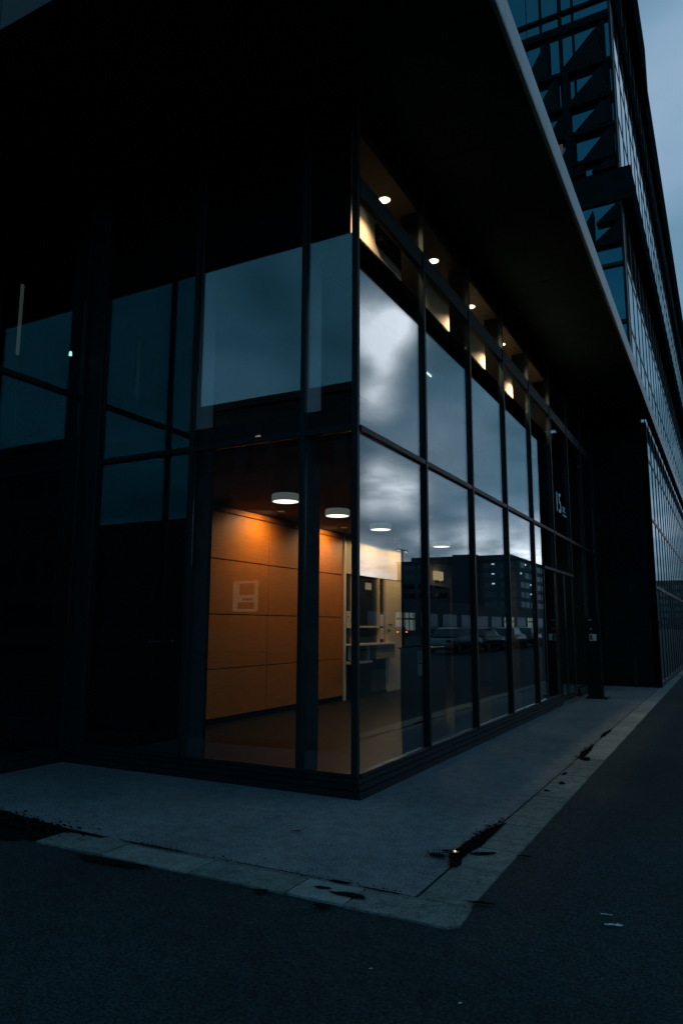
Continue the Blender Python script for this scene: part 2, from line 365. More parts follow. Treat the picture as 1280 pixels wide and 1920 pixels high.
# small litter
def crumpled(x, y, s, rz, seed, m, long=3.0):
    rd = random.Random(seed); bm = bmesh.new()
    bmesh.ops.create_grid(bm, x_segments=7, y_segments=3, size=1)
    for v in bm.verts:
        v.co.x *= s * long; v.co.y *= s * .5; v.co.z = abs(rd.gauss(0, s * .35)) + .001
        v.co.y += rd.gauss(0, s * .15)
    r = bmesh.ops.solidify(bm, geom=bm.faces[:], thickness=0.001)
    return fin_mesh(bm, m)
M_scrap = mat('scrap_paper', (0.45, 0.5, 0.5), 0.7)
for i, (x, y, s, lg, lb) in enumerate([(2.457, -1.885, .012, 3.8, 'long torn strip of white paper on the dark asphalt at right'),
        (2.40, -1.753, .010, 3.0, 'short white paper scrap just behind the longer torn strip'),
        (1.551, -2.925, .007, 1.2, 'tiny white scrap on the asphalt in front of the kerb corner'),
        (2.007, -3.023, .007, 1.1, 'tiny white scrap nearest the camera on dark asphalt'),
        (0.391, 3.237, .010, 1.5, 'small pale scrap on the pavement beside the glass facade')]):
    o = link('paper_scrap', crumpled(x, y, s, 0, 60 + i, M_scrap, lg), None, (x, y, 0.006)); o.rotation_euler = (0, 0, R([18, 12, 30, 60, 10][i]))
    props(o, lb, 'litter', 'small scraps of litter on the ground')
cb = thing('cigarette_butt', 'glowing orange cigarette butt beside the leaf litter at the kerb', 'cigarette', (1.327, -1.123, 0.012))
o = link('filter', cyl_mesh(.004, .004, .022, M_paper, 12), cb, (0.012, 0, 0.005), True); o.rotation_euler = (0, R(90), 0)
bmx = bmesh.new(); bmesh.ops.create_icosphere(bmx, subdivisions=2, radius=.0085)
for v in bmx.verts: v.co.z = max(v.co.z, -.004) * .9; v.co.x *= 1.2
link('ember', fin_mesh(bmx, E_ember), cb, (-0.004, 0, 0.006), True)

# ================================================================== MAIN BUILDING
B = thing('glass_building', 'dark steel and glass corner building with deep black canopy and lit lobby', 'building')
# --- plinth
def plinth(a, b, out):
    # three stepped grooves
    box('plinth', a, b, M_frame, B, 0.004)
for z0, z1, o in ((0.0, 0.065, 0.075), (0.072, 0.118, 0.055), (0.124, 0.168, 0.03)):
    box('plinth_rail', (-0.02 + 0, 0.0, z0), (o, 8.95, z1), M_frame, B)           # right run
    box('plinth_rail', (-3.76, -o, z0), (o, -0.001 if True else 0, z1), M_frame, B)           # left run
box('plinth_core', (-0.06, 0.0, 0.0), (-0.021, 8.95, 0.16), M_dark, B); box('plinth_core', (-3.76, 0.0, 0), (-0.061, 0.03, .16), M_dark, B)
for z0, z1, o in ((0.0, 0.065, 0.075), (0.072, 0.168, 0.045)):
    box('plinth_rail', (-0.02, 11.0, z0), (o, 14.45, z1), M_frame, B)

# --- corner post and mullions, right facade (plane x = 0)
TOPZ = 7.10
box('corner_post', (-0.055, -0.012, 0.17), (0.012, 0.045, TOPZ), M_frame, B, 0.006)
levels = [(0.172, 3.45), (3.515, 5.97), (6.20, 7.10)]
ysR = [0.0] + [1.8 * k for k in range(1, 9)]
for k in range(1, 9):
    y = 1.8 * k
    z0 = 0.17 if y < 8.9 or y > 10.9 else 2.72
    box('mullion', (-0.03, y - 0.028, z0), (0.035, y + 0.028, TOPZ), M_frame, B, 0.004)
    box('fin', (-0.31, y - 0.022, 0.03), (-0.031, y + 0.022, 5.41), M_fin, B)
    box('upper_fin', (-0.27, y - 0.024, 5.592), (-0.031, y + 0.024, 6.75), M_black, B)
# transom pieces butt between mullions
def spans(vals, gap):
    return [(vals[i] + gap, vals[i + 1] - gap) for i in range(len(vals) - 1)]
for (a, b) in spans(ysR, 0.029):
    if a < 0.1: a = 0.047
    box('transom', (-0.03, a, 3.45), (0.028, b, 3.513), M_frame, B, 0.004)
    box('header_beam', (-0.05, a, 5.972), (0.02, b, 6.198), M_frame, B, 0.004)
    if not (8.9 < a < 11): box('sill_rail', (-0.03, a, 0.17), (0.025, b, 0.205), M_frame, B, 0.004)
    lv = [(0.207, 3.448), (3.515, 5.97), (6.20, 7.09)]
    if a > 7.3 and a < 10.7: lv[0] = (2.72, 3.448)
    for (z0, z1) in lv:
        gp = box('glass_pane', (-0.020, a + 0.004, z0 + .002), (-0.008, b - 0.004, z1 - .002), M_glass, B)
        gp.rotation_euler = (0, random.uniform(-.0011, .0011), random.uniform(-.0011, .0011))
# --- left facade (plane y = 0)
xsL = [-3.50, -2.05, -0.61, -0.055]
box('corner_column', (-3.765, -0.045, 0.0), (-3.475, 0.04, 7.10), M_frame, B, 0.006)
for x in xsL[1:3]:
    box('mullion', (x - 0.028, -0.035, 0.17), (x + 0.028, 0.03, TOPZ), M_frame, B, 0.004)
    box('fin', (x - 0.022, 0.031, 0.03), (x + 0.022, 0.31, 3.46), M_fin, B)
    box('upper_fin', (x - 0.022, 0.031, 3.73), (x + 0.022, 0.31, TOPZ), M_finlit, B)
for (a, b) in spans(xsL, 0.029):
    if b > -0.2: b = -0.057
    box('transom', (a, -0.028, 3.45), (b, 0.03, 3.513), M_frame, B, 0.004)
    box('sill_rail', (a, -0.025, 0.17), (b, 0.03, 0.205), M_frame, B, 0.004)
    for (z0, z1) in [(0.207, 3.448), (3.515, 7.09)]:
        box('glass_pane', (a + 0.002, 0.008, z0), (b - 0.002, 0.020, z1), M_glass, B)
# --- cove behind the clerestory: floor, cream wall, ceiling
box('cove_floor', (-0.60, 0.05, 5.42), (-0.055, 14.4, 5.59), M_black, B)
box('cove_wall', (-0.66, 0.05, 5.42), (-0.601, 14.4, 6.75), M_cream, B)
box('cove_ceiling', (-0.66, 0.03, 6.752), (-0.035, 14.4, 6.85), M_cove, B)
box('facade_lining', (-3.74, 0.06, 5.62), (-0.125, 0.10, 7.09), M_dark, B)
box('partition', (-4.1, 0.345, 0.0), (-2.06, 0.40, 7.0), M_dark, B)
box('vent_box', (-0.598, 1.70, 6.44), (-0.50, 2.75, 6.70), M_black, B)
# --- upper room
box('upper_ceiling', (-4.0, 0.33, 6.752), (-0.662, 14.4, 6.85), M_white, B)
# --- lobby: slab, floor, back wall
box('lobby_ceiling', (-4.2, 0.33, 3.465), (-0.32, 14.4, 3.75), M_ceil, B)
box('slab_edge', (-0.318, 0.33, 3.48), (-0.05, 14.4, 3.72), M_black, B); box('slab_edge', (-4.2, 0.05, 3.48), (-0.05, 0.328, 3.72), M_black, B)
box('lobby_floor', (-4.2, 0.03, -0.05), (-0.062, 14.4, 0.030), M_floor, B)
box('floor_strip', (-0.36, 0.36, 0.031), (-0.09, 14.3, 0.036), M_floorstrip, B)
box('floor_strip', (-3.9, 0.09, 0.031), (-0.09, 0.355, 0.036), M_floorstrip, B)
box('rear_wall', (-4.2, 13.9, 0.031), (-0.32, 14.1, 3.46), M_brown, B)
box('upper_side_wall', (-4.16, 0.33, 3.752), (-4.0, 14.4, 6.75), M_brown, B)
PW = box('panel_wall', (-4.20, 0.03, 0.031), (-4.035, 7.30, 3.463), M_dark, B)
for k, (y0, y1) in enumerate([(0.33, 1.56), (1.56, 4.48), (4.48, 7.30)]):
    for (z0, z1) in [(0.12, 0.868), (0.868, 1.718), (1.718, 2.592), (2.592, 3.36), (3.36, 3.462)]:
        o = box('wood_panel', (-4.033 + random.uniform(-.001, .001), y0 + 0.008, z0 + 0.009), (-4.0, y1 - 0.008, z1 - 0.009), M_wood, PW, 0.0015)
box('skirting', (-4.034, 0.33, 0.031), (-4.012, 7.30, 0.12), M_dark, B)
box('wall_trim', (-4.05, 7.302, 0.031), (-3.97, 7.372, 3.463), M_white, B, 0.004)
# cream wall with the reception windows (built as piers and infill round the openings)
cw = box('reception_wall', (-4.20, 7.374, 2.648), (-4.0, 13.9, 3.463), M_cream, B)
def pc(nm, y0, z0, y1, z1, m, x0=-4.20, x1=-4.0): return box(nm, (x0, y0, z0), (x1, y1, z1), m, cw)
pc('pier', 7.374, 0.031, 7.395, 2.646, M_cream)
pc('pier', 9.405, 1.17, 9.45, 2.646, M_cream)
pc('pier', 10.56, 0.031, 11.1, 2.646, M_cream); pc('pier', 11.1, 0.031, 13.9, 2.646, M_dark)
pc('lower_panel', 7.396, 0.031, 9.45, 0.098, M_dark); pc('lower_panel', 9.401, 0.10, 9.455, 1.168, M_cream)
pc('lower_panel', 8.62, 0.10, 9.40, 0.55, M_brown); pc('lower_panel', 7.396, 0.10, 8.61, 0.55, M_dark)
pc('lower_panel', 7.396, 0.56, 9.40, 0.75, M_dark)
pc('backing', 7.396, 0.10, 9.45, 2.646, M_dark, -4.30, -4.21)
pc('sill', 7.396, 0.752, 8.5, 0.80, M_cream, -4.20, -3.90)
pc('window_shelf', 7.396, 1.13, 9.60, 1.165, M_white, -4.20, -3.82)
pc('rail', 7.79, 1.505, 9.02, 1.545, M_cream, -4.05, -3.985)
pc('window_frame', 7.70, 0.80, 7.735, 2.646, M_cream, -4.05, -3.985)
pc('window_frame', 9.02, 1.166, 9.06, 2.646, M_cream, -4.05, -3.985)
pc('window_frame', 8.46, 0.80, 8.50, 1.128, M_white, -4.05, -3.985)
M_backglass = mat('office_glass', (0.012, 0.015, 0.016), 0.12, ior=1.6, var=0.5, vscale=2)
for (y0, z0, y1, z1) in [(7.396, .805, 7.698, 1.128), (7.396, 1.168, 7.698, 2.644), (7.738, .805, 8.458, 1.128), (7.738, 1.168, 9.018, 1.503), (7.738, 1.548, 9.018, 2.644), (9.062, 1.168, 9.40, 2.644), (8.502, .753, 8.60, 1.128)]:
    pc('window_pane', y0, z0, y1, z1, M_backglass, -4.12, -4.05)
pc('counter_front', 8.60, 0.82, 9.62, 1.128, M_olive, -4.06, -3.86)
# white door
dr = box('door', (-4.06, 9.46, 0.04), (-3.992, 10.55, 2.62), M_cream, B, 0.004)
box('door_handle', (-3.990, 9.50, 1.555), (-3.93, 9.52, 1.58), M_chrome, dr); box('door_handle', (-3.945, 9.50, 1.555), (-3.93, 9.66, 1.58), M_chrome, dr)
o = link('keyhole', cyl_mesh(.025, .025, .02, M_dark, 20), dr, (-3.985, 9.57, 1.44)); o.rotation_euler = (0, R(90), 0)
# hall column deeper in
box('hall_column', (-3.2, 12.3, 0.031), (-2.85, 12.65, 3.463), M_cream, B)

# notices: each sheet is its own thing
def notice(y0, y1, z0, z1, lb, style):
    t = thing('notice', lb, 'notice', (-3.98, (y0 + y1) / 2, z0), 'paper notices stuck on the reception window')
    box('sheet', (-3.984, y0, z0), (-3.981, y1, z1), M_paper, t)
    h = z1 - z0; wd = y1 - y0
    def ln(a, b, c, d, m): box('print', (-3.9805, y0 + wd * a, z0 + h * b), (-3.9795, y0 + wd * c, z0 + h * d), m, t)
    if style == 1:
        ln(.2, .84, .8, .88, M_printred); ln(.12, .58, .32, .72, M_print); ln(.7, .5, .95, .74, M_print); ln(.18, .42, .3, .47, M_print); ln(.5, .42, .62, .47, M_print); ln(.2, .32, .78, .34, M_print)
    else:
        for k in range(9): ln(.28 + .05 * (k % 2), .1 + k * .09, .7 - .08 * (k % 3), .13 + k * .09, M_printred)
notice(7.42, 7.69, 1.50, 1.85, 'white notice with dark pictograms on the narrow window beside the orange panels', 1)
notice(7.49, 7.69, 0.83, 1.11, 'paper notice below the shelf beside the orange panels', 2)
notice(9.075, 9.25, 1.535, 1.80, 'upper of two paper notices beside the cream door', 2)
notice(9.075, 9.25, 1.25, 1.495, 'lower of two paper notices beside the cream door', 2)

# black kiosk by the glass with pale stickers
K = thing('ticket_kiosk', 'waist high black cabinet standing just inside the glass facade', 'cabinet', (-1.25, 4.8, 0.031))
box('cabinet_body', (-1.45, 4.36, 0.031), (-1.05, 5.3, 1.19), M_kiosk, K, 0.01); box('cabinet_top', (-1.47, 4.34, 1.192), (-1.03, 5.32, 1.215), M_kiosk, K, 0.004)
M_sticker = mat('pale_sticker', (0.36, 0.42, 0.43), 0.6, var=.1)
SK = thing('door_sticker', 'pale vertical sticker pair on the steel fin behind the first pane', 'sticker', (-0.06, 1.28, 0.96))
ya = 1.8 - .024
box('label_strip', (-0.105, ya - .002, 1.13), (-0.055, ya, 1.265), M_sticker, SK); box('label_strip', (-0.105, ya - .002, 0.985), (-0.055, ya, 1.115), M_sticker, SK)
box('label_mark', (-0.09, ya - .0035, 1.155), (-0.070, ya - .0022, 1.245), M_print, SK)

# ceiling drum lamps
def drum(x, y, lb):
    t = thing('drum_lamp', lb, 'ceiling lamp', (x, y, 3.463), 'round drum lamps under the lobby ceiling')
    bm = bmesh.new(); r = .205; h = .11; seg = 48
    prof = [(0.0, 0.0), (r - .01, 0.0), (r, -.01), (r, -h + .006), (r - .004, -h), (r - .014, -h), (r - .014, -h + .012)]
    rings = []
    for (rr, z) in prof[1:]:
        rings.append([bm.verts.new((rr * math.cos(2 * math.pi * i / seg), rr * math.sin(2 * math.pi * i / seg), z)) for i in range(seg)])
    bm.faces.new(rings[0])
    for a, b in zip(rings, rings[1:]):
        for i in range(seg): bm.faces.new((a[i], a[(i + 1) % seg], b[(i + 1) % seg], b[i]))
    bmesh.ops.recalc_face_normals(bm, faces=bm.faces[:])
    link('lamp_housing', fin_mesh(bm, M_lamp, smooth=False), t, (0, 0, 0), True)
    link('diffuser', cyl_mesh(r - .016, r - .016, .012, E_diff, 48), t, (0, 0, -h + .012), True)
    return t
for (x, y, lb) in [(-2.567, 2.75, 'drum lamp nearest the left glass pane, above the orange panels'), (-2.55, 4.33, 'drum lamp between the wide column and the building corner post'),
                   (-2.64, 6.23, 'drum lamp seen through the first pane right of the corner'), (-2.647, 9.57, 'farthest drum lamp, seen through the second pane right of the corner')]:
    drum(x, y, lb)

def downlight(x, y, z, lb, grp, power, spread, col, r=.075, name='downlight', tilt=(0, 0), lens=None, blend=1.0):
    t = thing(name, lb, 'downlight', (x, y, z), grp)
    bm = bmesh.new(); seg = 28
    rings = [[bm.verts.new((rr * math.cos(2 * math.pi * i / seg), rr * math.sin(2 * math.pi * i / seg), zz)) for i in range(seg)] for rr, zz in ((r + .015, -.001), (r + .015, -.008), (r, -.010), (r - .004, -.002))]
    for a, b in zip(rings, rings[1:]):
        for i in range(seg): bm.faces.new((a[i], a[(i + 1) % seg], b[(i + 1) % seg], b[i]))
    link('trim_ring', fin_mesh(bm, M_white), t, (0, 0, 0), True)
    link('lens', cyl_mesh(r - .004, r - .004, .004, lens or E_spot, 28), t, (0, 0, -.004), True)
    ld = bpy.data.lights.new('spot', 'SPOT'); ld.energy = power; ld.color = col; ld.spot_size = R(spread); ld.spot_blend = blend; ld.shadow_soft_size = .025
    lo = bpy.data.objects.new('spot_light', ld); COL.objects.link(lo); lo.parent = t; lo.location = (0, 0, -.06); lo.rotation_euler = (R(tilt[0]), R(tilt[1]), 0)
    return t
ordn = ['first', 'second', 'third', 'fourth', 'fifth']
for i, y in enumerate([1.34, 3.04, 4.74, 6.56, 8.35]):
    downlight(-0.30, y, 6.752, '%s clerestory downlight from the building corner, in the warm cove above the sky reflections' % ordn[i], 'downlights in the clerestory cove',
              [120, 25, 330, 400, 360][i], 145, (1.0, .63, .38), r=.07)
for i, y in enumerate([4.05, 6.33, 8.5, 10.0]):
    downlight([-3.48, -3.48, -3.3, -3.3][i], y, 3.464, ['wall washer above the nearer bright spot of the orange panels', 'wall washer above the second bright spot of the orange panels', 'wall washer above the reception window', 'wall washer above the cream door'][i],
              'recessed wall washers in the lobby ceiling', [70, 70, 66, 66][i], [150, 150, 176, 176][i], (1.0, .62, .30), r=.05, name='wall_washer', lens=E_dim, blend=[.9, .9, .12, .12][i], tilt=(0, [38, 38, 0, 0][i]))
WL = thing('lit_soffit', 'warm glowing box standing for a lit soffit corner high in the hall, seen through the second lower pane', 'lamp', (-3.95, 12.8, 2.8))  # emissive box added to show a lit corner of the soffit, not a lamp
box('glow_box', (-3.99, 12.55, 2.80), (-3.90, 13.1, 3.04), emis('soffit_glow', (1.0, .72, .36), .55), WL); box('bracket', (-3.999, 12.7, 2.74), (-3.95, 12.9, 2.798), M_dark, WL)
# linear tube in the upper storey
T = thing('tube_lamp', 'short white tube lamp glimpsed through the second upper pane', 'lamp', (-2.05, 7.36, 6.70))
box('tube', (-2.06, 7.22, 6.69), (-2.04, 7.5, 6.71), E_cool, T); box('tube_holder', (-2.09, 7.05, 6.722), (-2.01, 7.65, 6.75), M_white, T)

# --- entrance recess: doors under a low header, between y = 7.95 and 10.9
box('door_header', (-0.05, 7.95, 2.655), (0.03, 10.9, 2.715), M_frame, B, .004)
for (a, b) in [(7.98, 8.97), (9.03, 9.92), (9.95, 10.85)]:
    d = box('entrance_door', (-0.022, a, 0.06), (-0.010, b, 2.65), M_glass, B)
    for (p, q) in [((-.04, a, .04), (.0, a + .06, 2.652)), ((-.04, b - .06, .04), (.0, b, 2.652)), ((-.04, a + .061, .04), (.0, b - .061, .14))]:
        box('door_frame', p, q, M_frame, d)
    box('pull_handle', (.03, b - .10, .9), (.05, b - .08, 1.5), M_frame, d)
# house number 15 with a small caption beside it
def text_mesh(s, size, m, ext=.003):
    cu = bpy.data.curves.new('t', 'FONT'); cu.body = s; cu.size = size; cu.extrude = ext
    o = bpy.data.objects.new('t', cu); COL.objects.link(o)
    dg = bpy.context.evaluated_depsgraph_get(); me = bpy.data.meshes.new_from_object(o.evaluated_get(dg))
    bpy.data.objects.remove(o); me.materials.clear(); me.materials.append(m); return me
def put_text(name, s, size, loc, m, par, sx=1.0):
    o = link(name, text_mesh(s, size, m), par, loc); o.rotation_euler = (R(90), 0, R(90)); o.scale = (sx, 1, 1); return o
HN = thing('house_number', 'large pale house number 15 on the glass above the entrance doors', 'house number', (0.0, 9.45, 3.97))
put_text('digits', '15', .62, (0.0, 9.40, 4.0), M_letter, HN, .95)
put_text('small_caption', 'DC', .19, (0.0, 10.12, 4.06), M_letter, HN, 1.1)
box('caption_rule', (-.001, 10.12, 3.985), (.003, 10.5, 4.01), M_letter, HN)

# --- canopy: soffit panels, fascia
CX0, CX1, CY0, CY1, CZ0, CZ1 = -9.0, 1.60, -2.33, 14.42, 7.13, 7.46
cs = box('canopy', (CX0, CY0 + .03, CZ0), (CX1 - .01, CY1, CZ1), M_soffit, B)
yb = [CY0 + .03 + (CY1 - CY0 - .03) / 9 * k for k in range(10)]; xb = [CX0 + (CX1 - .01 - CX0) / 6 * k for k in range(7)]
for i in range(9):
    for j in range(6):
        box('soffit_panel', (xb[j] + .006, yb[i] + .006, CZ0 - .022), (xb[j + 1] - .006, yb[i + 1] - .006, CZ0 - .001), M_soffit, cs)
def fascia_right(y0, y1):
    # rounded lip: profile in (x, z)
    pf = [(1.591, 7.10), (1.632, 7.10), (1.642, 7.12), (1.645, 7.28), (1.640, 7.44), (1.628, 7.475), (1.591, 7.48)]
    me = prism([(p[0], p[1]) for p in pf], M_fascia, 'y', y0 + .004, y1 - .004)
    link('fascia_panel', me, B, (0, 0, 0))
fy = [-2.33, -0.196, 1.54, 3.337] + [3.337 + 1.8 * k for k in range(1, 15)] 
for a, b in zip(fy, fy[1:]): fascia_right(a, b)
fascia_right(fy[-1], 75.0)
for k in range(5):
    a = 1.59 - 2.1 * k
    box('fascia_panel', (a - 2.096, CY0 - .012, 7.10), (a - .004, CY0 + .028, 7.75), M_fasciashade, B, .005)
# canopy strip running on along the neighbouring block
box('canopy_strip', (1.47, 14.52, 7.13), (1.590, 75, 7.46), M_soffit, B)

# --- left wing (plane x = -3.77) running towards the street
WY = [-0.001, -1.50, -2.28]
W_ = thing('glass_wing', 'dark glazed wing projecting forward at the left of the corner building', 'building', (-3.77, -1.3, 0))
for y in (-0.06, -1.50, -2.06):
    box('mullion', (-3.80, y - .03, 0.10), (-3.735, y + .03, 7.10), M_frame, W_, .004)
for a, b in ((-1.469, -0.091), (-2.029, -1.531)):
    for z in (4.28,): box('transom', (-3.80, a, z), (-3.74, b, z + .065), M_frame, W_, .004)
    box('sill_rail', (-3.80, a, .10), (-3.745, b, .17), M_frame, W_, .004)
    for z0, z1 in ((.172, 4.278), (4.347, 7.09)): box('glass_pane', (-3.784, a + .002, z0), (-3.772, b - .002, z1), M_wingglass, W_)
box('plinth', (-3.82, -2.10, 0), (-3.72, -.08, .099), M_frame, W_, .006)
box('end_wall', (-5.1, -2.14, 0), (-3.735, -2.092, 7.09), M_dark, W_)
box('rear_wall', (-5.2, -2.09, 0.0), (-5.1, 0.0, 7.09), M_dark, W_)
box('floor', (-5.09, -2.09, 0.0), (-3.83, 0.0, .03), M_floor, W_); box('party_wall', (-5.3, .001, 0.03), (-3.80, .04, 7.09), M_dark, W_)
WS = thing('light_streak', 'thin glowing vertical strip added as a streak of light in the left wing', 'lamp', (-3.9, -0.93, 5.0))
link('tube', cyl_mesh(.02, .02, .85, emis('streak_glow', (1.0, .80, .66), .10), 12), WS, (-3.87, -0.94, 5.02))  # glowing strip added to draw a pale streak of light, no lamp here
WD = thing('spot_lamp', 'small white spot lamp glimpsed high in the left wing', 'lamp', (-3.9, -0.205, 4.86))
link('lens', cyl_mesh(.02, .014, .05, E_head, 16), WD, (-3.85, -0.215, 4.855))
# dim push-bar door fittings low on the left facade
DF = thing('door_fitting', 'small steel door bar on the dark left facade', 'door handle', (-2.5, -0.05, 1.35))
box('bar', (-2.53, -.055, 1.36), (-2.36, -.04, 1.375), M_chrome, DF); box('knob', (-2.20, -.06, 1.37), (-2.17, -.04, 1.39), M_chrome, DF)

# ================================================================== ENTRANCE STELE, POST
S = thing('intercom_pillar', 'slim dark intercom pillar with a white plate in front of the entrance', 'pillar', (0.42, 10.75, 0))
box('pillar_body', (0.27, 10.64, 0.03), (0.575, 10.86, 1.75), M_dark, S, .008)
box('base_plate', (0.23, 10.58, 0.0), (0.68, 10.92, 0.03), M_frame, S, .005)
box('edge_strip', (0.560, 10.628, 0.03), (0.577, 10.639, 1.75), M_frame, S)
pl = box('plate', (0.355, 10.634, 1.24), (0.50, 10.639, 1.385), mat('plate_white', (.42, .50, .52), .6), S)
box('plate_print', (0.365, 10.630, 1.26), (0.415, 10.633, 1.37), M_print, S); box('plate_print', (0.425, 10.630, 1.265), (0.44, 10.633, 1.30), M_print, S)
box('camera_lens', (0.375, 10.63, 1.47), (0.42, 10.639, 1.52), mat('dull_grey', (.12, .13, .13), .5), S); box('name_strip', (0.345, 10.632, 1.685), (0.42, 10.639, 1.70), M_sticker, S)
P_ = thing('marker_post', 'thin pale marker post against the dark block wall', 'post', (0.857, 14.3, 0))
box('post_body', (0.845, 14.29, 0), (0.872, 14.31, .74), M_fin, P_, .003); box('post_cap', (0.842, 14.287, .741), (0.875, 14.313, .75), M_frame, P_)

# ================================================================== NEIGHBOUR OFFICE BLOCK (x up to ~1.5, y >= 14.5)
O = thing('office_block', 'tall dark glass office block with jutting floor bands rising beyond the canopy', 'building', (0, 14.5, 0))
YF, YE = 14.5, 130.0
box('base_wall', (-6, YF, 0), (1.44, YF + .3, 7.05), M_dark, O)
# faint wall cladding panels on the base face
for k in range(5):
    for j in range(3):
        box('cladding_panel', (-0.30 + k * .35 + .005, YF - .02, .08 + j * 2.3), (-0.30 + (k + 1) * .35 - .005, YF - .001, .08 + (j + 1) * 2.3 - .01), M_dark, O)
box('street_glazing', (1.38, YF + .02, 0.1), (1.45, YE, 7.05), M_towerglass, O)
bm = bmesh.new()
y = YF + .05
while y < 75:
    addbox(bm, (1.4505, y, .0), (1.465, y + .07, 7.05)); y += 1.05
for z in (2.55, 4.35, 6.0): addbox(bm, (1.4515, YF + .03, z), (1.463, YE, z + .08))
addbox(bm, (1.452, YF + .03, 0), (1.468, YE, .12))
props(link('street_mullions', fin_mesh(bm, M_frame), O), kind='stuff')
box('corner_pier', (1.30, YF - .02, 0), (1.452, YF + .019, 7.05), M_dark, O)
# upper volume
box('upper_body', (-14, YF + .6, 7.5), (1.10, YE, 26), M_dark, O)
for nm, z0, z1, xg in (('lower_glazing', 7.5, 13.68, 1.20), ('middle_glazing', 14.72, 20.45, 1.20), ('upper_glazing', 21.5, 23.2, 1.28)):
    box(nm, (xg - .08, YF + .3, z0), (xg, YE, z1), M_towerglass, O)
bm = bmesh.new(); y = YF + .35
while y < 80:
    addbox(bm, (1.201, y, 7.5), (1.213, y + .08, 13.68)); addbox(bm, (1.201, y, 14.72), (1.213, y + .08, 20.45)); addbox(bm, (1.281, y, 21.5), (1.290, y + .08, 23.2)); y += 1.25
for z in (9.9, 11.75, 16.6, 18.5): addbox(bm, (1.2015, YF + .3, z), (1.211, YE, z + .10))
props(link('upper_mullions', fin_mesh(bm, M_frame), O), kind='stuff')
box('floor_band', (-14, YF - .05, 13.69), (1.50, YE, 14.70), M_dark, O, .01)
box('floor_band', (-14, YF + .2, 20.46), (1.31, YE, 21.48), M_dark, O, .01)
box('roof_parapet', (-14, YF + .2, 23.22), (1.47, YE, 26.0), M_dark, O, .01)
box('roof_box', (0.4, YF - .1, 23.3), (1.60, 24.2, 26.05), M_dark, O, .01)
box('corner_strip', (1.14, YF - .02, 7.5), (1.20, YF + .299, 13.68), M_frame, O); box('corner_strip', (1.14, YF - .02, 14.72), (1.20, YF + .299, 20.45), M_frame, O)
# front face: teal glass, storeys of stair flights in front
def pane(x0, x1, z0, z1): box('teal_pane', (x0, YF + .02, z0), (x1, YF + .06, z1), M_tealglass, O)
xg = [-4.2, -2.7, -1.3, -0.28, 1.135]
for a, b in zip(xg, xg[1:]):
    for z0, z1 in ((7.5, 9.98), (10.08, 11.72), (11.82, 13.68), (14.72, 17.2), (17.25, 19.7), (19.75, 22.0), (22.0, 23.2)):
        pane(a + .01, b - .01, z0, z1)
box('face_transom', (-4.2, YF - .06, 9.98), (1.139, YF + .019, 10.08), M_frame, O); box('face_transom', (-4.2, YF - .06, 11.72), (1.139, YF + .019, 11.82), M_frame, O)
box('face_transom', (-4.2, YF - .12, 19.66), (1.139, YF + .019, 19.90), M_dark, O); box('face_transom', (-4.2, YF - .06, 20.36), (1.139, YF + .019, 20.46), M_dark, O)
for xx, ww in ((-0.86, .06), (-0.28, .10), (0.10, .06)): box('face_mullion', (xx - ww / 2, YF - .05, 17.0 if xx > -.5 else 18.8), (xx + ww / 2, YF + .018, 19.65), M_dark, O); box('face_mullion', (xx - ww / 2, YF - .05, 19.905), (xx + ww / 2, YF + .018, 22.5), M_dark, O)
# stair flights: solid dark stringer slabs with ribbed undersides, rising to the right
def flight(x0, x1, ztop, zlow, zbase, idx):
    # dark region below the hypotenuse (x0,zlow)-(x1,ztop), down to zbase landing
    pts = [(x0, zlow), (x1, ztop), (x1, zbase), (x0, zbase)]
    f = link('stair_flight', prism(pts, M_dark, 'y', YF - .16, YF + .012), O)
    bm = bmesh.new(); n = 9
    for k in range(n):   # raking ribs on the outside
        t = k / n
        p0 = Vector((x0 + (x1 - x0) * t * .9, 0, zbase + .04)); d = Vector((x1 - x0, 0, ztop - zlow)).normalized()
        ln = min((x1 - p0.x) / d.x, max(0.05, (ztop - zbase)) / d.z) * .8
        q = p0 + d * ln
        zmax = lambda x: zlow + (ztop - zlow) * (x - x0) / (x1 - x0)
        if q.z > zmax(q.x): q.z = zmax(q.x) - .02
        nrm = Vector((-d.z, 0, d.x)) * .012
        vs = [bm.verts.new((c.x, YF - .19, c.z)) for c in (p0 - nrm, q - nrm, q + nrm, p0 + nrm)]
        vb = [bm.verts.new((v.co.x, YF - .161, v.co.z)) for v in vs]
        bm.faces.new(vs); 
        for i in range(4): bm.faces.new((vs[i], vb[i], vb[(i + 1) % 4], vs[(i + 1) % 4]))
    bmesh.ops.recalc_face_normals(bm, faces=bm.faces[:])
    if idx not in (0, 1, 2, 10, 11): bm.free(); return
    rb = link('handrails', fin_mesh(bm, M_frame), f); rb['kind'] = 'stuff'
for i, (x0, x1, zt, zl, zb) in enumerate([(-.30, 1.00, 19.6, 18.30, 18.24), (-.10, 1.08, 18.24, 17.0, 17.08), (.08, 1.08, 17.08, 16.25, 16.12), (.22, 1.10, 16.12, 15.50, 15.14), (.45, 1.12, 15.14, 14.73, 14.72)]):
    zl = zb + .04
    flight(x0, x1, zt, zl, zb, i)
for i, (x0, x1, zt, zl, zb) in enumerate([(-1.40, -.62, 19.6, 18.75, 18.24), (-1.1, -.40, 18.24, 17.5, 17.08), (-.80, -.20, 17.08, 16.5, 16.12), (-.55, .02, 16.12, 15.5, 15.14), (-.3, .25, 15.14, 14.75, 14.72),
                                          (.50, 1.12, 13.6, 13.05, 13.05), (.30, 1.12, 13.04, 12.5, 12.36), (-.2, .42, 13.5, 13.0, 12.36)]):
    zl = zb + .04
    flight(x0, x1, zt, zl, zb, 10 + i)
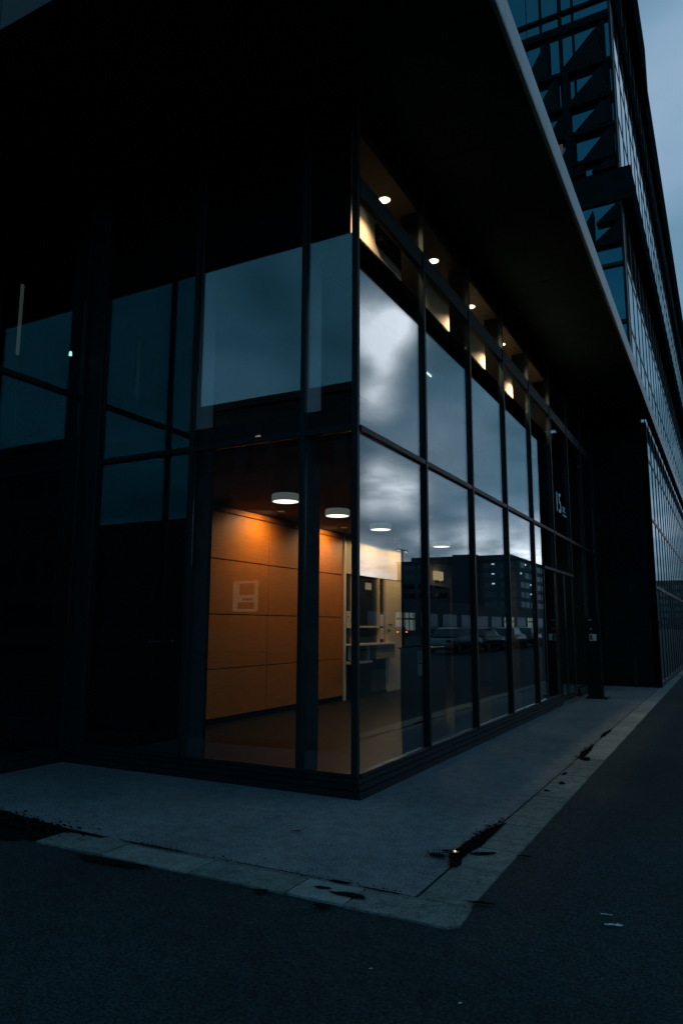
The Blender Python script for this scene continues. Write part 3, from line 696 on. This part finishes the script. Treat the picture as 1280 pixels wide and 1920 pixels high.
for z in (18.2, 17.04, 16.08, 15.1): box('landing', (-2.6, YF - .2, z - .05), (1.139, YF - .001, z + .05), M_dark, O)
for a, b in ((-.30, .02), (-.12, .12), (.06, .24), (.2, .4)): pass
box('stair_column', (-.24, YF - .22, 14.72), (-.08, YF - .165, 18.2), M_dark, O)
box('lit_landing_window', (-.62, YF + .001, 15.25), (-.36, YF + .018, 16.0), emis('dim_tan', (.9, .8, .6), .05), O)

# ================================================================== WHAT THE GLASS REFLECTS
M_conc = mat('far_concrete', (0.07, 0.08, 0.085), 0.7, var=.2, vscale=.2)
M_concd = mat('far_dark_cladding', (0.035, 0.04, 0.045), 0.7, var=.2, vscale=.2)
M_farglass = mat('far_glass', (0.01, 0.013, 0.016), 0.08, ior=1.7)
M_brick = mat('far_brick', (0.10, 0.055, 0.035), 0.8, var=.25, vscale=.4)
# long office across the boulevard
F = thing('far_office', 'long seven storey office across the street, mirrored in the right glass facade', 'building', (80, 240, 0))
box('wall', (60, 240, 0), (104, 420, 24.4), M_conc, F); box('penthouse', (64, 244, 24.42), (100, 300, 26.6), M_concd, F)
box('stair_core', (73, 237, 0), (82, 239.98, 26.4), M_concd, F); box('roof_slab', (59.4, 239.3, 24.42), (104.4, 420.4, 24.9), M_conc, F)
rd = random.Random(12)
for fl in range(7):
    z = 1.2 + fl * 3.4
    for k in range(26):
        y0 = 243 + k * 6.6; lit = rd.random() < .14
        m = E_coolwin if lit and fl > 2 else (E_warmwin if lit else M_farglass)
        h = .5 if m is E_coolwin else 1.9
        box('window', (59.90, y0, z + (1.2 if h < 1 else 0)), (59.99, y0 + (1.6 if h < 1 else 5.2), z + (1.2 if h < 1 else 0) + h), m, F)
    box('spandrel', (59.82, 240, z - .75), (59.898, 420, z - .35), M_conc, F)
    for k in range(7):
        x0 = 61 + k * 6
        if 72 < x0 + 2 < 83: continue
        lit = rd.random() < .12
        box('window', (x0, 239.90, z), (x0 + 4.6, 239.99, z + 1.8), M_farglass, F)
        if lit or (k == 1 and fl in (4, 5, 6)): box('window', (x0 + .5, 239.82, z + 1.2), (x0 + 1.6, 239.89, z + 1.6), E_coolwin, F)
# brick block nearer
F2 = thing('brick_block', 'lower brick block across the street, mirrored left of the far office', 'building', (110, 190, 0))
box('wall', (101, 150, 0), (150, 236, 17.0), M_brick, F2)
for fl in range(4):
    for k in range(9):
        box('window', (100.9, 153 + k * 9, 2.2 + fl * 3.7), (100.99, 157.5 + k * 9, 4.4 + fl * 3.7), E_warmwin if rd.random() < .08 else M_farglass, F2)
box('roof_slab', (100.5, 149.5, 17.02), (150.5, 236.3, 17.5), M_concd, F2)
E_shop = emis('shop_light', (.85, .9, .85), .35)
F4 = thing('distant_block', 'pale distant block closing the street, mirrored low in the neighbour glazing', 'building', (80, 540, 0))
box('wall', (12, 520, 0), (150, 560, 31), M_concd, F4); box('roof_slab', (11, 519, 31.01), (151, 560, 32), M_conc, F4)
for k in range(14):
    for f in range(6): box('window', (16 + k * 9.4, 519.8, 3 + f * 4.6), (22 + k * 9.4, 519.95, 5.6 + f * 4.6), M_farglass, F4)
# shops with lit windows along the far side
F3 = thing('shop_row', 'low dark shop row with a lit display window, mirrored in the lower right panes', 'building', (48, 130, 0))
box('wall', (46, 92, 0), (58, 236, 6.2), M_concd, F3)
for k in range(12):
    box('display_window', (45.9, 95 + k * 11, .8), (45.99, 103 + k * 11, 3.8), E_shop if k in (1,) else (E_shop if k in (7, 9) else M_farglass), F3)
    if k in (7, 9, 1):
        for q in range(4): box('window_bar', (45.8, 96.5 + k * 11 + q * 1.9, .8), (45.89, 96.7 + k * 11 + q * 1.9, 3.8), M_concd, F3)
        box('window_bar', (45.8, 95 + k * 11, 2.6), (45.88, 103 + k * 11, 2.9), M_concd, F3)
# buildings behind the camera
def slab_building(name, lb, x0, x1, z1, y=-30, depth=14, seed=1, m=None, litp=.06):
    rd = random.Random(seed); t = thing(name, lb, 'building', ((x0 + x1) / 2, y - depth / 2, 0))
    box('wall', (x0, y - depth, 0), (x1, y, z1), m or M_conc, t); box('parapet', (x0 - .2, y - depth, z1 + .01), (x1 + .2, y + .25, z1 + .45), M_concd, t)
    nf = int((z1 - 1) / 3.3)
    for f in range(nf):
        x = x0 + 1
        while x < x1 - 2:
            z = 1.4 + f * 3.2; 
            fr = box('window', (x, y + .005, z), (x + 1.5, y + .05, z + 1.7), E_yellow if rd.random() < litp and f > 0 else M_darkwin, t)
            x += 2.4
    return t
A = slab_building('apartment_house', 'five storey dark apartment house behind the street, mirrored in the left glass facade', -48, -6, 15.2, seed=3, litp=0.0, m=M_concd)
box('lit_window', (-22.2, -29.94, 12.95), (-21.85, -29.90, 13.25), E_yellow, A)
lw = box('lit_window', (-23.6, -29.94, 2.35), (-21.75, -29.90, 4.2), emis('lit_shop', (1.0, .62, .38), .35), A)
for a, b in (((-23.1, -29.89, 3.35), (-22.0, -29.87, 4.05)), ((-23.2, -29.89, 2.5), (-22.0, -29.87, 2.9)), ((-22.9, -29.89, 3.0), (-22.1, -29.87, 3.15))): box('window_bar', a, b, M_concd, lw)
slab_building('low_house', 'low two storey house behind the street, mirrored twice in the left corner', 14, 29.5, 7.9, seed=5, m=M_concd)
slab_building('corner_house', 'four storey house further right behind the street, outside the frame', 30.5, 52, 14.6, depth=2.5, seed=6, m=M_concd)

# bare tree
M_bark = mat('bark', (0.025, 0.022, 0.02), 0.9, var=.3, vscale=8)
def tree(name, lb, x, y, H, seed):
    rd = random.Random(seed); t = thing(name, lb, 'tree', (x, y, 0))
    def tube(bm, pts, rads, seg):
        rings = []
        for i, p in enumerate(pts):
            d = (pts[min(i + 1, len(pts) - 1)] - pts[max(i - 1, 0)]).normalized()
            u = d.cross(Vector((.3, .8, .1))).normalized(); v = d.cross(u)
            rings.append([bm.verts.new(p + (u * math.cos(6.283 * k / seg) + v * math.sin(6.283 * k / seg)) * rads[i]) for k in range(seg)])
        for a, b in zip(rings, rings[1:]):
            for k in range(seg): bm.faces.new((a[k], a[(k + 1) % seg], b[(k + 1) % seg], b[k]))
    bt = bmesh.new(); bc = bmesh.new()
    def grow(p, d, ln, r, lev):
        n = 5; pts = [p]; rads = [r]; dd = d.copy()
        for i in range(n):
            dd = (dd + Vector((rd.gauss(0, .13), rd.gauss(0, .13), rd.gauss(.03, .08)))).normalized()
            pts.append(pts[-1] + dd * ln / n); rads.append(r * (1 - .5 * (i + 1) / n))
        tube(bt if lev == 0 else bc, pts, rads, 8 if lev < 2 else 4)
        if lev >= 6 or r < .004: return
        for k in range(rd.choice((3, 4)) if lev < 4 else 3):
            i = rd.randint(2, n) if lev else rd.randint(3, n)
            an = rd.uniform(.35, .85); ph = rd.uniform(0, 6.28)
            u = dd.cross(Vector((0, .1, 1))).normalized(); v = dd.cross(u)
            nd = (dd * math.cos(an) + (u * math.cos(ph) + v * math.sin(ph)) * math.sin(an)).normalized(); nd.z += .12
            grow(pts[i], nd.normalized(), ln * rd.uniform(.55, .8), rads[i] * rd.uniform(.5, .7), lev + 1)
    grow(Vector((0, 0, 0)), Vector((0, 0, 1)), H * .42, H * .024, 0)
    link('trunk', fin_mesh(bt, M_bark), t, (0, 0, 0), True); link('crown', fin_mesh(bc, M_bark), t, (0, 0, 0), True)
tree('bare_tree', 'bare leafless tree behind the street, its twigs mirrored beside the corner post', -10.6, -19.0, 16.2, 33)

# street lamp with twin heads
SL = thing('street_lamp', 'twin headed street lamp across the road, mirrored above the far roofline', 'street lamp', (20.4, 49, 0))
link('pole', cyl_mesh(.09, .05, 7.8, M_frame, 16), SL, (0, 0, 3.9), True)
for s in (-1, 1):
    box('arm', (0.0, s * .05, 7.75), (.06, s * .8, 7.82), M_frame, SL, local=True); box('lamp_head', (-.1, s * .55, 7.70), (.1, s * 1.0, 7.76), M_frame, SL, local=True)
    box('lens', (-.06, s * .62, 7.66), (.06, s * .95, 7.698), E_head, SL, local=True)

# parked cars
M_cars = [mat('car_white', (.16, .19, .20), .3, coat=.4), mat('car_black', (.012, .012, .014), .2, coat=.8), mat('car_silver', (.08, .09, .10), .3, .3, coat=.4)]
M_hub = mat('hub', (.3, .3, .32), .3, .8)
def lerp(a, b, t): return a + (b - a) * t
def car(name, lb, loc, rz, m, lights=False, grp='cars parked across the street'):
    t = thing(name, lb, 'car', loc, grp, rz)
    # body stations along the length: (y, z_low, z_high, half width)
    st = [(-2.2, .42, .62, .70), (-2.1, .28, .80, .82), (-1.6, .22, .92, .88), (-.9, .20, .98, .90), (0, .20, 1.0, .90), (1.0, .20, .98, .90), (1.7, .24, .93, .87), (2.1, .30, .84, .80), (2.2, .42, .70, .70)]
    bm = bmesh.new(); rings = []
    for y, zl, zh, hw in st:
        sec = [(-hw * .86, zl), (-hw, zl + .12), (-hw, lerp(zl, zh, .6)), (-hw * .93, zh - .03), (-hw * .80, zh), (hw * .80, zh), (hw * .93, zh - .03), (hw, lerp(zl, zh, .6)), (hw, zl + .12), (hw * .86, zl)]
        rings.append([bm.verts.new((x, y, z)) for x, z in sec])
    for a, b in zip(rings, rings[1:]):
        for i in range(10): bm.faces.new((a[i], a[(i + 1) % 10], b[(i + 1) % 10], b[i]))
    bm.faces.new(rings[0][::-1]); bm.faces.new(rings[-1]); bmesh.ops.recalc_face_normals(bm, faces=bm.faces[:])
    link('body', fin_mesh(bm, m, smooth=True), t, (0, 0, 0), True)
    def cabin(st, mm, nm):
        bm = bmesh.new(); rings = []
        for y, z, hw0, hw1, zz in st: rings.append([bm.verts.new(c) for c in ((-hw0, y, zz), (-hw1, y, z), (hw1, y, z), (hw0, y, zz))])
        for a, b in zip(rings, rings[1:]):
            for i in range(4): bm.faces.new((a[i], a[(i + 1) % 4], b[(i + 1) % 4], b[i]))
        bm.faces.new(rings[0][::-1]); bm.faces.new(rings[-1]); bmesh.ops.recalc_face_normals(bm, faces=bm.faces[:])
        link(nm, fin_mesh(bm, mm), t, (0, 0, 0), True)
    cabin([(-1.75, .97, .74, .70, .93), (-1.2, 1.40, .76, .60, .95), (.4, 1.42, .76, .60, .96), (1.15, .99, .76, .68, .95)], M_farglass, 'windows')
    cabin([(-1.22, 1.412, .60, .60, 1.39), (-1.0, 1.45, .61, .56, 1.40), (.2, 1.46, .61, .56, 1.41), (.42, 1.432, .60, .60, 1.40)], m, 'roof')
    for sx in (-1, 1):
        for yy in (-1.35, 1.35):
            wh = link('wheel', cyl_mesh(.32, .32, .2, M_rubber, 24), t, (sx * .82, yy, .32), True); wh.rotation_euler = (0, R(90), 0)
            hb = link('rim', cyl_mesh(.2, .2, .02, M_hub, 16), wh, (0, 0, sx * .105), True)
        box('headlight', (sx * .50, 2.12, .60), (sx * .74, 2.19, .72), M_chrome, t, local=True)
        box('tail_light', (sx * .50, -2.19, .64), (sx * .76, -2.12, .78), E_red if lights else mat('lens_red', (.3, .01, .01), .2) if 'lens_red' not in MATS else MATS['lens_red'], t, local=True)
    return t
car('parked_car', 'white car parked across the road, nearest of the mirrored row', (11.0, 34.5, 0), R(6), M_cars[0])
car('parked_car', 'black car parked across the road at the far end of the mirrored row', (11.2, 52.0, 0), R(0), M_cars[1])
car('parked_car', 'silver car parked across the road behind the white one', (11.1, 40.2, 0), R(4), M_cars[2])
car('parked_car', 'second white car parked farther along the mirrored row', (11.0, 46.0, 0), R(-3), M_cars[0])
car('parked_car', 'black car standing far off on the lot with its tail lights lit', (38.5, 90.0, 0), R(-35), M_cars[1], True)
car('parked_car', 'silver car driving away far along the street, tail lights lit', (20.0, 120.0, 0), R(0), M_cars[2], True)
# far kerb and hedge
box('far_kerb', (17.5, -20, 0), (17.9, 200, .12), M_kerb2)['kind'] = 'structure'
